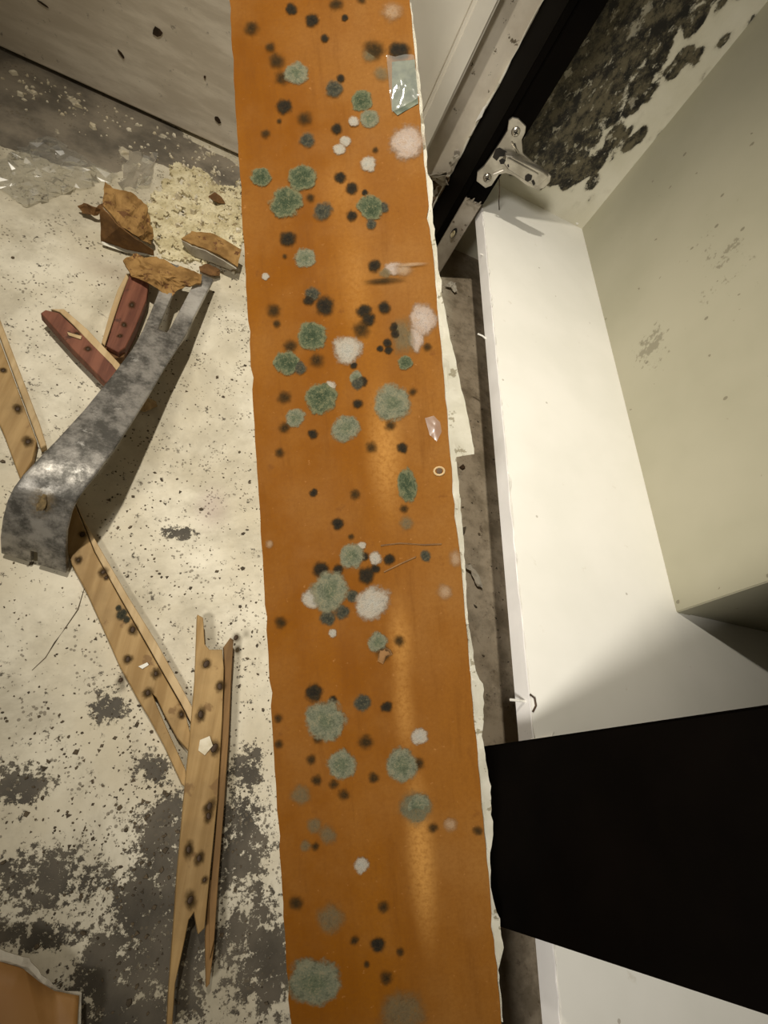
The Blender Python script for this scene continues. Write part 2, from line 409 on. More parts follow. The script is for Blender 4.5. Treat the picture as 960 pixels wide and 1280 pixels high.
# ================================================================== SETTING
# floor
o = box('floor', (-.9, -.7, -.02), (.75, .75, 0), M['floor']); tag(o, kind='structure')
# far wall and what is fixed to it
WY = .690
wall_far = box('wall_far', (-.9, WY+.012, 0), (.2025, WY+.06, 1.0), M['wall']); tag(wall_far, kind='structure')
bf = bmesh.new(); add_box(bf, (-.9, WY-.004, .0035), (.072, WY+.0125, .42), .0022)
o = from_bm('baseboard_far', bf, M['wall']); tag(o, kind='structure'); bb = o
for (x, y, w, h, a) in ((197, 40, .012, .009, .3), (272, 149, .010, .006, -.4), (152, 68, .009, .003, -.6), (256, 96, .003, .003, 0), (54, 5, .012, .002, -.2)):
    p = on_y(x, y, WY-.004); pts = []
    n = 7
    for k in range(n):
        t = 2*math.pi*k/n; r = random.uniform(.35, .6)
        dx, dz = w*r*math.cos(t), h*r*math.sin(t)
        pts.append((p.x+dx*math.cos(a)-dz*math.sin(a), WY-.0041, p.z+dx*math.sin(a)+dz*math.cos(a)))
    prism('chip', pts, (0, -.0008, 0), M['nail'], bb)
# plaster strip between casing and cupboard
bm = bmesh.new()
zs = [i*.02 for i in range(31)]
lp = [(.150, WY+.001, z) for z in zs]; rp = [(.2024+random.uniform(-.0018, .0), WY+.001, z) for z in zs]
for i in range(len(zs)-1):
    bm.faces.new([bm.verts.new(q) for q in (lp[i], rp[i], rp[i+1], lp[i+1])])
bmesh.ops.remove_doubles(bm, verts=bm.verts, dist=1e-6)
bmesh.ops.solidify(bm, geom=list(bm.faces), thickness=.011)
plaster = from_bm('plaster_strip', bm, mat_plain('beige_plaster', (.62, .55, .44), (.74, .67, .55), 30, .8, speck=((.17, .135, .09), 70, .64), bump=.4), wall_far)
# casing: flat board plus outer bead
cas = empty('door_casing', (.12, WY, 0)); tag(cas, 'greyish white painted door casing standing behind the mouldy board', 'door trim')
cas.name = 'trim_1'; cas['kind'] = 'structure'; del cas['category']
def rel(o, parent):
    o.parent = parent; o.matrix_parent_inverse = Matrix.Translation(-Vector(parent.location)); return o
rel(box('casing_board', (.074, WY-.010, 0), (.1376, WY+.0122, 1.0), M['casing'], None, .0012), cas)
rel(box('casing_bead', (.1376, WY-.016, 0), (.1600, WY+.0122, 1.0), M['casing'], None, .003), cas)
# ragged caulk along the black post
bm = bmesh.new(); pts = []; rad = []
for i in range(40):
    z = .02+i*.011
    pts.append((.2012+random.uniform(-.0014, .0006), WY-.0006+random.uniform(-.001, .0005), z)); rad.append(random.uniform(.0004, .0016))
tube_bm(bm, pts, rad, 6)
from_bm('caulk_bead', bm, M['film_white'], wall_far)
prism('paint_flake', [on_y(594, 152, WY-.002), on_y(604, 134, WY-.002), on_y(608, 131, WY-.004), on_y(602, 146, WY-.004)], (0, -.0012, 0), M['pin'], wall_far)
prism('paint_flake', [on_y(603, 152, WY-.002), on_y(612, 143, WY-.002), on_y(611, 147, WY-.003)], (0, -.0008, 0), M['pin'], wall_far)
# torn hole low in the plaster
def Y(x, y, d=0.0): return on_y(x, y, WY-d)
crumple('torn_plaster', [Y(534, 222, .001), Y(549, 214, .003), Y(562, 222, .004), Y(566, 238, .003), Y(558, 254, .004), Y(552, 275, .002), Y(541, 292, .002), Y(532, 262, .003), Y(548, 242, -.004)],
        [(0, 1, 8), (1, 2, 8), (2, 3, 8), (3, 4, 8), (4, 5, 8), (5, 6, 8), (6, 7, 8), (7, 0, 8)], M['torn'], wall_far, 4, .004, 130, .002, 3)
for k, q in enumerate(([Y(536, 219, .004), Y(557, 214, .012), Y(560, 217, .006), Y(540, 226, .004)],
                       [Y(538, 222, .004), Y(556, 219, .014), Y(560, 231, .010), Y(553, 232, .006)],
                       [Y(561, 203, .003), Y(570, 192, .006), Y(575, 196, .008), Y(566, 214, .005)],
                       [Y(546, 262, .006), Y(562, 234, .012), Y(565, 240, .010), Y(553, 270, .008), Y(545, 286, .006)])):
    crumple('torn_paper', q, [tuple(range(len(q)))], M['hardgrey'] if k != 3 else M['film_white'], wall_far, 3, .0014, 200, .0006, 10+k)
# a grey dowel plug on the plaster
bm = bmesh.new(); p = Y(571, 190, .002); tube_bm(bm, [p, p+Vector((0, -.004, 0))], .0035, 12); from_bm('wall_plug', bm, M['rawwood'], wall_far)

# ================================================================== CUPBOARD
cup = empty('built_in_cupboard', (0, 0, 0))
tag(cup, 'white built-in cupboard with black posts and an inner side blackened by mould', 'cupboard')
PF, FX, BX, HB = .2025, .2386, .403, .100
# bottom panel with a chipped front edge
def bottom_panel(y0, y1, outline_tail, name='bottom_panel'):
    bm = bmesh.new(); n = max(8, int((y1-y0)/.006)); front = []
    for i in range(n+1):
        y = y0+(y1-y0)*i/n
        front.append(Vector((FX+abs(random.gauss(0, .0006)) + (.0022 if random.random() < .06 else 0), y, HB)))
    pts = front + [Vector(q) for q in outline_tail]
    add_prism(bm, pts, (0, 0, -.0158))
    return from_bm(name, bm, M['panel'], cup)
bp = bottom_panel(.0405, .703, [(BX+.01, .703, HB), (BX+.01, .160, HB), (.556, .160, HB), (.556, .0405, HB)])
bp2 = bottom_panel(-.45, -.0572, [(.556, -.0572, HB), (.556, -.45, HB)])
for b, y0, y1 in ((bp, .0405, .665), (bp2, -.45, -.0572)):
    bm = bmesh.new()
    n = 60; a = []
    for i in range(n+1):
        y = y0+(y1-y0)*i/n
        a.append((y, HB-.0004-abs(random.gauss(0, .0005))))
    for (ya, za), (yb, zb) in zip(a[:-1], a[1:]):
        bm.faces.new([bm.verts.new(q) for q in ((FX-.0008, ya, HB-.0155), (FX-.0008, yb, HB-.0155), (FX-.0008, yb, zb), (FX-.0008, ya, za))])
    bmesh.ops.remove_doubles(bm, verts=bm.verts, dist=1e-6)
    bmesh.ops.solidify(bm, geom=list(bm.faces), thickness=-.0009)
    from_bm('edge_band', bm, M['edgeband'], b)
# panels
box('side_panel', (.2052, .7015, 0), (.75, .7175, .95), M['side'], cup)
box('back_panel', (BX, .1572, .06), (BX+.016, .703, .95), M['back'], cup, .0008)
box('return_panel', (BX+.0158, .1580, .06), (.555, .172, .95), M['back'], cup)
box('rear_panel', (.555, -.45, .06), (.571, .172, .95), M['back'], cup)
box('toe_board', (.43, -.45, 0), (.445, .70, .083), M['rawwood'], cup)
# black posts
def post(y0, y1, raw):
    bm = bmesh.new(); add_box(bm, (PF, y0, 0), (.2332, y1, .95), .0012)
    return from_bm('post', bm, M['black'], cup)
box('post_facing', (PF, .6232, 0), (.2105, .7005, .95), M['black'], cup, .0010)
po = box('post', (.2108, .6225, .1070), (.2335, .7005, .95), M['black'], cup, .0010)
# raw foot of the far post, with a bored hole and torn lip
bm = bmesh.new(); add_box(bm, (.2108, .6235, 0), (.2325, .7005, .1068), .0008)
foot = from_bm('post_foot', bm, M['rawwood'], cup)
hole = on_y(567, 291, .6232)
bm = bmesh.new(); pts = []
for k in range(14):
    t = 2*math.pi*k/14; pts.append(hole+Vector((.0032*math.cos(t), 0, .0068*math.sin(t))))
add_prism(bm, pts, (0, -.0006, 0)); from_bm('bored_hole', bm, M['darkhole'], foot)
pts = [hole+Vector((-.0004+.0023*math.cos(2*math.pi*k/10), -.0007, -.0012+.0046*math.sin(2*math.pi*k/10))) for k in range(10)]
prism('plug', pts, (0, -.0010, 0), M['glue'], foot)
for k in range(4):
    x = .2116+k*.0052+random.uniform(-.001, .001); h = random.uniform(.0005, .006)
    prism('splinter', [(x, .6222, .104), (x+.003, .6222, .104), (x+.0022, .6205, .107+h), (x+.001, .6205, .106+h)], (0, .0006, 0), M['rawwood'], foot)
# middle post: broad black facing between the two compartments
box('post', (PF, -.0520, 0), (.2330, .0376, .95), M['black'], cup, .0012)
box('divider', (.2335, -.0565, .0842), (.5545, .0398, .95), M['black'], cup, .0012)
# white chip broken from the panel corner
crumple('edge_chip', [on_z(664, 924, .1012), on_z(690, 920, .1012), on_z(694, 916, .1014), on_z(682, 927, .0995), on_z(670, 929, .099)], [(0, 1, 2, 3, 4)], M['pin'], bp, 2, .0006, 300, .0008, 5)
# staples and pins along the front edge
def pin(a, b, r=.0009):
    bm = bmesh.new(); a = Vector(a); b = Vector(b); mid = (a+b)/2+Vector((0, 0, .0008)); tube_bm(bm, [a, mid, b], [r*1.2, r, r], 7); from_bm('pin', bm, M['pin'], bp)
q = on_x(608, 424, FX); pin(q, q+Vector((-.010, .0035, -.0005)))
q = on_x(657, 877, FX); pin(q, q+Vector((-.014, -.0005, .002)))
q = on_z(717, 277, .102); pin(q+Vector((-.006, .001, .001)), q+Vector((.006, -.003, .001)), .0014)
q = on_x(604, 320, FX); pin(q, q+Vector((-.004, .001, 0)), .0007)
bm = bmesh.new(); q = on_z(665, 880, .1005)
tube_bm(bm, [q+Vector((-.001, .006, 0)), q+Vector((.002, .004, .0008)), q+Vector((.0025, -.001, .0008)), q+Vector((0, -.005, 0))], .0007, 6); from_bm('wire_clip', bm, M['nail'], bp)

# hinge mounting plate on the inner face of the far post
HY = .6220
def hp(zx, zy, d=0.0): return on_y(560+zx/5.333, 130+zy/5.333, HY-d)
base_out = [(405, 112), (430, 92), (470, 100), (520, 150), (515, 190), (492, 240), (500, 330), (560, 385), (640, 440), (688, 480), (680, 520), (640, 560), (590, 575), (520, 540), (440, 480), (385, 462), (340, 470), (320, 500), (290, 545), (250, 562), (190, 515), (196, 455), (240, 415), (300, 330), (355, 245), (395, 180)]
bm = bmesh.new(); add_prism(bm, [hp(*p, .0026) for p in base_out], (0, .0024, 0), .0004)
hinge = from_bm('hinge_plate', bm, M['nickel'], cup); hinge['label'] = 'nickel hinge mounting plate'
bm = bmesh.new(); arm = [(385, 345), (430, 350), (640, 455), (672, 485), (600, 555), (540, 530), (400, 440), (370, 395)]
add_prism(bm, [hp(*p, .0105) for p in arm], (0, .0080, 0), .0010)
from_bm('arm', bm, M['nickel'], hinge)
for (x, y, r) in ((452, 185, .0048), (262, 492, .0048)):
    c = hp(x, y, .0028); bm = bmesh.new()
    tube_bm(bm, [c, c+Vector((0, -.0012, 0)), c+Vector((0, -.0022, 0))], [r, r*.92, r*.6], 16); s_ = from_bm('screw', bm, M['nickel'], hinge, True)
    d = c+Vector((0, -.0024, 0)); L = r*.5
    bm = bmesh.new(); add_box(bm, (d.x-L, d.y-.0003, d.z-.0005), (d.x+L, d.y+.0003, d.z+.0005)); add_box(bm, (d.x-.0005, d.y-.0003, d.z-L), (d.x+.0005, d.y+.0003, d.z+L)); from_bm('screw_recess', bm, M['darkhole'], s_)
for name, pts, d in (('slot', [(318, 300), (345, 292), (392, 318), (380, 345), (345, 350), (325, 378), (298, 355)], .0028),
                  ('slot', [(340, 375), (362, 360), (385, 375), (372, 398), (350, 400)], .0108),
                  ('slot', [(515, 480), (535, 466), (562, 478), (555, 505), (530, 518), (512, 505)], .0108),
                  ('slot', [(556, 515), (572, 505), (582, 530), (570, 545)], .0108),
                  ('slot', [(435, 270), (448, 262), (465, 315), (455, 325)], .0028),
                  ('slot', [(395, 408), (405, 404), (408, 418), (398, 422)], .0108)):
    bm = bmesh.new(); add_prism(bm, [hp(*p, d) for p in pts], (0, -.0005, 0)); from_bm(name, bm, M['darkhole'], hinge)
for (a, b, d) in (((425, 255), (470, 330), .0032), ((400, 360), (600, 470), .0112), ((300, 470), (370, 440), .0032), ((620, 520), (640, 480), .0060)):
    bm = bmesh.new(); tube_bm(bm, [hp(*a, d), hp(*b, d)], .0010, 8); from_bm('rib', bm, M['nickel'], hinge)

# ================================================================== MOULDY BOARD
D0 = .312; KR = .8534
TL = CAM + ray(286, 0)*D0; TR = CAM + ray(513, 0)*D0
BR = CAM + ray(628, 1280)*D0*KR; BL = CAM + ray(362, 1280)*D0*KR
e1 = (TL-BL).normalized(); e2 = (BR-BL); e2 = (e2 - e1*e2.dot(e1)); PW = e2.length; e2.normalize(); e3 = e2.cross(e1)
if e3.z < 0: e3 = -e3
PL0, PL1, PT = -.140, (TL-BL).length + .285, .008
board = empty('mouldy_board'); board.matrix_world = Matrix((( e2.x, e1.x, e3.x, BL.x), (e2.y, e1.y, e3.y, BL.y), (e2.z, e1.z, e3.z, BL.z), (0, 0, 0, 1)))
tag(board, 'long orange-brown board dotted with round mould colonies leaning across the floor', 'board')
Binv = board.matrix_world.inverted()
def on_board(x, y):
    r = ray(x, y); t = (BL-CAM).dot(e3)/r.dot(e3); return Binv @ (CAM+r*t)
# the board body with slightly chipped edges
bm = bmesh.new(); n = 150; L_ = []; R_ = []
for i in range(n+1):
    y = PL0+(PL1-PL0)*i/n
    L_.append((random.uniform(0, .0005)+(.0008 if random.random() < .05 else 0), y, 0)); R_.append((PW-random.uniform(0, .0007)-(.0012 if random.random() < .08 else 0), y, 0))
for i in range(n): bm.faces.new([bm.verts.new(q) for q in (L_[i], R_[i], R_[i+1], L_[i+1])])
bmesh.ops.remove_doubles(bm, verts=bm.verts, dist=1e-6)
r_ = bmesh.ops.extrude_face_region(bm, geom=list(bm.faces))
bmesh.ops.translate(bm, verts=[g for g in r_['geom'] if isinstance(g, bmesh.types.BMVert)], vec=(0, 0, -PT))
body = from_bm('board_body', bm, M['plank'], board)
# torn white paint film showing along the right edge
def film(name, prof, z=-.0012, inset=.004, amp=.0006, seed=0):
    """prof: picture points of the free edge, top to bottom"""
    ins, outs = [], []
    dense = []
    for (a, b) in zip(prof[:-1], prof[1:]):
        k = max(1, int(math.hypot(a[0]-b[0], a[1]-b[1])/7))
        for j in range(k): dense.append((a[0]+(b[0]-a[0])*j/k, a[1]+(b[1]-a[1])*j/k))
    dense.append(prof[-1])
    bm = bmesh.new(); rows = []
    for (x, y) in dense:
        q = on_board(x, y); w = max(q.x-PW, .0006)
        row = []
        for t in (0, .33, .66, 1):
            xx = PW-inset + (w+inset)*t
            zz = z + amp*3*mnoise.noise(Vector((xx*90, q.y*60, seed))) + (.0022*t*mnoise.noise(Vector((q.y*45, seed, 3.3))) if t else 0)
            row.append(bm.verts.new((xx + (random.uniform(-.0004, .0004) if t == 1 else 0), q.y, zz)))
        rows.append(row)
    for a, b in zip(rows[:-1], rows[1:]):
        for k in range(3): bm.faces.new((a[k], a[k+1], b[k+1], b[k]))
    bmesh.ops.solidify(bm, geom=list(bm.faces), thickness=.0006)
    return from_bm(name, bm, M['film_white'], board)
film('paint_film', [(514, 0), (519, 40), (524, 90), (529, 140), (533, 180), (535, 215), (541, 225), (542, 240), (540, 262), (545, 300), (549, 340)], seed=1, z=-.0012, inset=.002, amp=.0002)
film('paint_film', [(548, 335), (553, 350), (552, 362), (556, 385), (565, 430), (578, 485), (594, 567), (580, 569), (570, 571), (567, 572)], seed=2)
film('paint_film', [(584, 770), (590, 800), (594, 838), (600, 850), (604, 855), (606, 880), (603, 920), (607, 950), (614, 985), (615, 1020), (618, 1045), (613, 1075), (614, 1110), (616, 1125), (625, 1150), (629, 1185), (624, 1215), (625, 1240), (629, 1280)], seed=3)
o = film('paint_film', [(549, 340), (555, 420), (563, 510), (572, 580), (580, 680), (586, 780)], seed=4, z=-.0012, inset=.002, amp=.0002)

SPOTS = [  # picture x, y, radius, kind, (stretch along the board)
 (364,12,9,'K'),(390,26,10,'K'),(420,6,10,'D'),(431,23,5,'K'),(452,0,7,'D'),(406,49,6,'K'),(315,36,11,'D'),(338,60,8,'D'),(346,77,12,'D'),(353,98,11,'D'),
 (370,92,16,'E'),(490,15,15,'P'),(467,63,16,'D'),(462,70,11,'F'),(499,65,15,'K'),(477,93,11,'F'),(426,99,6,'K'),(418,112,13,'S'),(452,127,15,'G'),(462,149,13,'E'),
 (355,134,12,'K'),(349,152,4,'D'),(332,168,7,'D'),(381,149,11,'D'),(384,176,11,'S'),(421,162,8,'K'),(442,153,8,'W'),(432,177,8,'W'),(424,187,9,'W'),(460,205,12,'W'),
 (469,188,5,'D'),(327,222,13,'G'),(378,223,20,'G'),(358,253,21,'G'),(388,248,7,'D'),(404,265,13,'S'),(425,222,9,'K'),(440,236,9,'K'),(456,241,5,'K'),(464,261,18,'G'),
 (478,260,9,'S'),(440,270,8,'K'),(464,281,8,'S'),(360,299,11,'K'),(356,321,4,'D'),(381,323,14,'E'),(332,346,5,'W'),(391,368,11,'S'),(386,376,8,'K'),(406,383,14,'K'),
 (342,389,11,'D'),(346,405,6,'D'),(468,333,9,'K'),(480,385,9,'K'),(455,389,10,'K'),(461,400,10,'K'),(452,412,12,'D'),(390,420,20,'G'),(503,421,16,'F',1.7),
 (506,454,10,'G'),(493,410,7,'K'),(494,418,6,'K'),(484,429,7,'K'),(486,438,6,'K'),(475,436,5,'K'),(434,438,20,'W'),(437,438,11,'G'),(442,457,5,'K'),(363,433,10,'D'),
 (358,454,16,'G'),(375,460,9,'S'),(396,451,11,'D'),(445,472,9,'E'),(453,477,7,'K'),(447,480,8,'S'),(401,499,21,'G'),(413,483,8,'W'),(356,497,10,'D'),(490,504,25,'E'),
 (516,490,6,'D'),(447,505,7,'K'),(432,536,19,'E'),(369,523,14,'E'),(356,535,8,'D'),(391,543,7,'K'),(488,532,8,'D'),(464,559,8,'D'),(503,560,8,'K'),
 (534,434,7,'D'),(350,566,7,'D'),(392,616,6,'K'),(444,618,8,'D'),(509,606,14,'G',1.6),(505,636,6,'D'),(508,654,10,'F'),(422,655,8,'K'),(439,671,5,'D'),(440,695,16,'E'),(452,682,6,'W'),
 (469,698,9,'W'),(456,696,6,'K'),(487,699,8,'K'),(532,695,8,'S'),(401,712,12,'K'),(423,712,8,'K'),(458,719,12,'K'),(469,711,7,'K'),(413,738,26,'E'),(390,748,14,'W'),(466,753,24,'W'),
 (440,745,9,'S'),(410,772,11,'S'),(428,765,11,'S'),(416,791,6,'W'),(351,778,9,'D'),(472,803,14,'E'),(480,817,11,'D'),(499,801,8,'D'),(556,740,11,'P'),(569,698,9,'P',1.5),(337,680,6,'P'),
 (392,866,13,'K'),(416,875,6,'K'),(407,900,27,'E'),(453,878,12,'S'),(483,883,8,'K'),(348,898,7,'D'),(398,923,8,'D'),(524,920,12,'W'),(524,920,5,'K'),(457,927,11,'D'),(502,955,23,'E'),
 (523,954,9,'D'),(427,955,19,'E'),(389,949,8,'D'),(467,972,8,'D'),(396,975,8,'D'),(417,980,7,'D'),(430,993,8,'D'),(376,993,15,'F'),(520,1010,24,'F'),(520,1008,20,'E'),(563,1030,10,'P'),(541,1034,7,'D'),
 (393,1032,11,'F'),(410,1043,13,'F'),(394,1058,6,'D'),(382,1057,8,'F'),(452,1080,11,'W'),(413,1147,21,'F'),(479,1133,9,'D'),(472,1180,11,'K'),(500,1189,6,'D'),
 (392,1227,33,'E'),(406,1243,8,'D'),(483,1222,10,'D'),(502,1266,34,'F'),(443,1175,7,'D'),(458,1205,5,'D'),(597,1038,7,'D'),(370,1128,10,'D'),(349,930,6,'D'),(509,179,25,'L'),(528,399,17,'L',1.3),(520,424,9,'L',2.0),(493,336,13,'L',.8),(482,342,10,'F',.7),(505,338,12,'P',.9),(478,352,30,'D',.16),(512,332,26,'P',.12)]
base_disc = {}
for k in 'KDGEFWPSL':
    me = disc_mesh('mould_disc_'+k, 22, (1.0, .7, .35), .05); me.materials.append(M[k]); base_disc[k] = me
for i, sp in enumerate(SPOTS):
    x, y, r, k = sp[:4]; st = sp[4] if len(sp) > 4 else 1.0
    c = on_board(x, y); rad = (on_board(x+r, y)-c).length*1.42
    o = bpy.data.objects.new('mould_colony', base_disc[k]); C.objects.link(o); o.parent = board
    o.location = (c.x, c.y, .00025 + .00006*(i % 9)); o.scale = (rad*random.uniform(.92, 1.08), rad*st*random.uniform(.92, 1.08), rad*.5)
    if st == 1.0: o.rotation_euler.z = random.uniform(0, 6.28)
# large pale scuffs torn at the right edge and small film patches
def patch(name, outline, mat, z=.0006, amp=.0004, seed=0, cuts=3):
    pts = [on_board(*p) for p in outline]; c = sum(pts, Vector())/len(pts)
    P = [Vector((min(p.x, PW-.0006), p.y, z)) for p in pts] + [Vector((min(c.x, PW-.002), c.y, z+amp*2))]
    bm = bmesh.new(); vs_ = [bm.verts.new(p) for p in P]; m = len(pts)
    for i in range(m): bm.faces.new((vs_[i], vs_[(i+1) % m], vs_[m]))
    bmesh.ops.subdivide_edges(bm, edges=bm.edges, cuts=cuts, use_grid_fill=True)
    for v in bm.verts:
        v.co.z += amp*(mnoise.noise(v.co*260+Vector((seed, 0, 0)))+.4*mnoise.noise(v.co*700)); v.co.z = max(v.co.z, .0002)
    return from_bm(name, bm, mat, board, True)
patch('pale_scuff', [(531, 523), (542, 520), (550, 528), (552, 540), (546, 552), (537, 544)], mat_film('thin_scuffed_film', (.95, .88, .8), .05, .25), seed=3)
# hole in the mould below the middle
patch('bored_hole', [(474, 812), (481, 808), (488, 812), (491, 818), (483, 822), (479, 830), (472, 826)], M['brownd'], seed=7)
# clear tape stuck over the green mould at the top right
tape_under = patch('mould_patch', [(490, 78), (521, 75), (523, 130), (512, 136), (497, 145), (490, 138)], mat_plain('blue_green_mould_under_tape', (.055, .072, .050), (.13, .145, .10), 160, .7), seed=8, z=.0004, amp=.0002)
patch('clear_tape', [(483, 74), (500, 73), (517, 72), (520, 95), (523, 125), (510, 134), (490, 144), (487, 120), (485, 95)], mat_film('glossy_tape', (.93, .95, .93), .10, .10), seed=9, z=.0022, amp=.0011, cuts=5)
# scratches
for a in ([(476, 682), (500, 679), (530, 681), (552, 680)], [(480, 715), (500, 705), (520, 696)]):
    bm = bmesh.new(); tube_bm(bm, [on_board(*q)+Vector((0, 0, .0002)) for q in a], .0005, 5); from_bm('scratch', bm, M['D'] if False else M['brownd'], board)
# bored screw hole with pale rim
c = on_board(549, 589); bm = bmesh.new()
tube_bm(bm, [c+Vector((.0028*math.cos(t*.5236), .0022*math.sin(t*.5236), .0003)) for t in range(13)], .0006, 6); from_bm('screw_hole', bm, M['tan'], board)
bm = bmesh.new(); tube_bm(bm, [c+Vector((0, 0, .0001)), c+Vector((0, 0, .0006))], .0016, 10); from_bm('screw_hole', bm, M['nail'], board)

# ================================================================== FLAT PRY BAR
bar = empty('pry_bar', (-.09, .14, 0)); tag(bar, 'worn dark steel flat pry bar with a forked claw lying on red wood pieces', 'pry bar')
def zbar(t): return .0555*(1-t)+.0125*t if t > 0 else .0555
# stations: left px, right px, z (top face) -- from the driven heel to the claw
ST = [((1, 692), (83, 717), .0045), ((0, 672), (82, 693), .018), ((3, 648), (84, 665), .031), ((9, 626), (90, 641), .042), ((17, 609), (97, 625), .0495), ((28, 594), (108, 609), .0535), ((44, 577), (121, 592), .0550),
      ((72, 548), (142, 563), .0525), ((105, 512), (165, 528), .046), ((140, 469), (189, 490), .039), ((165, 436), (208, 457), .034), ((178, 413), (221, 437), .0305), ((184, 400), (233, 417), .028), ((189, 388), (241, 399), .0255), ((200, 360), (254, 374), .0205), ((213, 328), (267, 349), .0150)]
bm = bmesh.new(); rows = []
st_d = []
for a, b in zip(ST[:-1], ST[1:]):
    for j in range(3):
        t = j/3; st_d.append(tuple((a[k][0]+(b[k][0]-a[k][0])*t, a[k][1]+(b[k][1]-a[k][1])*t) for k in (0, 1)) + (a[2]+(b[2]-a[2])*t,))
st_d.append(ST[-1]); NS = len(st_d)
CR = 35   # crotch of the fork
US = []
for i, (l, r, z) in enumerate(st_d):
    A, B = on_z(*l, z), on_z(*r, z)
    if i <= 3: g = .05; c0 = .5
    elif i < CR: g = .06; c0 = .42
    else:
        t = (i-CR)/(NS-1-CR); g = .13+.07*t*.6; c0 = .44+.04*t
        if i == CR: g = .11
    us = (0, .06, .2, c0-g, c0, c0+g, .8, .94, 1)
    crown = lambda u: (.0010*(1-(2*u-1)**4) if 3 < i < CR else 0)
    rows.append([bm.verts.new(A.lerp(B, u)+Vector((0, 0, crown(u)))) for u in us])
for i in range(NS-1):
    for k in range(8):
        if i >= CR and k in (3, 4): continue
        if i < 2 and k in (3, 4): continue
        bm.faces.new((rows[i][k], rows[i][k+1], rows[i+1][k+1], rows[i+1][k]))
loose = [v for v in bm.verts if not v.link_faces]; bmesh.ops.delete(bm, geom=loose, context='VERTS')
bmesh.ops.recalc_face_normals(bm, faces=bm.faces)
if sum(f.normal.z for f in bm.faces) < 0: bmesh.ops.reverse_faces(bm, faces=bm.faces)
bb_ = from_bm('bar_body', bm, M['steel'], None, True)
md = bb_.modifiers.new('thickness', 'SOLIDIFY'); md.thickness = .0050; md.offset = -1
md = bb_.modifiers.new('edge', 'BEVEL'); md.width = .0008; md.segments = 2; md.limit_method = 'ANGLE'; md.angle_limit = math.radians(50)
rel(bb_, bar)
bm = bmesh.new(); p = on_z(53, 628, .046); d = (on_z(45, 650, .036)-on_z(60, 605, .051)).normalized()
pts = []
for k in range(12):
    t = 2*math.pi*k/12; w = .0026+.0008*math.cos(t)
    pts.append(p + d*(.0065*math.cos(t)*random.uniform(.8, 1.15)) + Vector((1, .1, 0))*w*math.sin(t)*.9)
nrm = Vector((0, -.72, .69))
add_prism(bm, [q-nrm*.0008 for q in pts], nrm*.0012); rel(from_bm('nail_slot', bm, mat_plain('rusty_slot', (.06, .04, .018), (.20, .14, .06), 250, .8, bump=.8), None), bar)

# ================================================================== WOOD STRIPS
def flatprism(name, pix, ztop, th, mat, parent, bevel=.0006, rough=.0):
    pts = [on_z(x, y, ztop) for (x, y) in pix]
    bm = bmesh.new(); add_prism(bm, pts, (0, 0, -th), bevel)
    return rel(from_bm(name, bm, mat, None), parent)
nail_me = disc_mesh('nail_head', 10, (1.0, .8, .4), .45); nail_me.materials.append(M['nail'])
def nails(lst, parent, z):
    for (x, y, r) in lst:
        p = on_z(x, y, z); rr = (on_z(x+r, y, z)-p).length
        h = bpy.data.objects.new('rust_stain', base_disc['D']); C.objects.link(h); h.location = p+Vector((0, 0, .00012)); h.scale = (rr*1.8, rr*random.uniform(1.8, 3.0), rr*.15); h.rotation_euler.z = random.uniform(-.6, .6); rel(h, parent)
        o = bpy.data.objects.new('nail', nail_me); C.objects.link(o); o.location = p; k_ = random.uniform(.42, .6); o.scale = (rr*k_, rr*k_*random.uniform(1.1, 1.6), min(rr*.5, .0010)); o.rotation_euler.z = random.uniform(-.5, .5); rel(o, parent)
# strip running from the left edge to under the bar
s1 = empty('tack_strip', (-.13, .25, 0)); tag(s1, 'pale wooden tack strip poking in from the left edge behind the pry bar', 'wood strip', 'carpet tack strips')
flatprism('strip_body', [(-60, 340), (-30, 345), (46, 551), (41, 575), (26, 600), (4, 540), (-40, 440)], .0075, .007, M['tack'], s1)
flatprism('strip_edge', [(-28, 345), (-20, 346), (50, 530), (58, 556), (51, 560)], .0068, .0063, M['tan'], s1)
nails([(4, 463, 5), (22, 511, 6), (35, 552, 7)], s1, .0075)
# long strip from under the bar to the middle
s2 = empty('tack_strip', (-.01, .09, 0)); tag(s2, 'long tack strip with a forked broken end running down from the bent bar end', 'wood strip', 'carpet tack strips')
flatprism('strip_body', [(60, 600), (90, 622), (118, 690), (150, 748), (184, 808), (208, 850), (232, 892), (240, 925), (236, 938), (222, 922), (206, 893), (196, 872), (190, 866), (197, 884), (212, 918), (232, 962), (234, 985), (228, 980), (205, 930), (186, 895), (172, 872), (163, 855), (150, 832), (136, 800), (118, 760), (108, 738), (90, 705), (78, 670)], .0075, .007, M['tack'], s2, .0004)
flatprism('strip_edge', [(92, 622), (104, 648), (128, 690), (160, 745), (196, 803), (222, 850), (243, 888), (240, 905), (226, 878), (205, 842), (180, 798), (140, 728), (119, 690)], .0066, .006, M['tan'], s2, .0004)
nails([(103, 668, 5), (98, 700, 5), (129, 715, 6), (166, 787, 6), (160, 824, 6), (151, 850, 6), (195, 842, 6), (133, 722, 4), (227, 893, 5), (185, 866, 6)], s2, .0075)
p = on_z(152, 768, .0076)
for dx, dy, rr in ((0, 0, .0055), (.004, -.003, .0035), (-.003, .004, .003)):
    h = bpy.data.objects.new('mould_spot', base_disc['S']); C.objects.link(h); h.location = p+Vector((dx, dy, .0002)); h.scale = (rr, rr*1.2, rr*.2); rel(h, s2)
flatprism('paper_scrap', [(173, 833), (184, 828), (186, 831), (178, 836)], .0085, .0009, M['pin'], s2, 0)
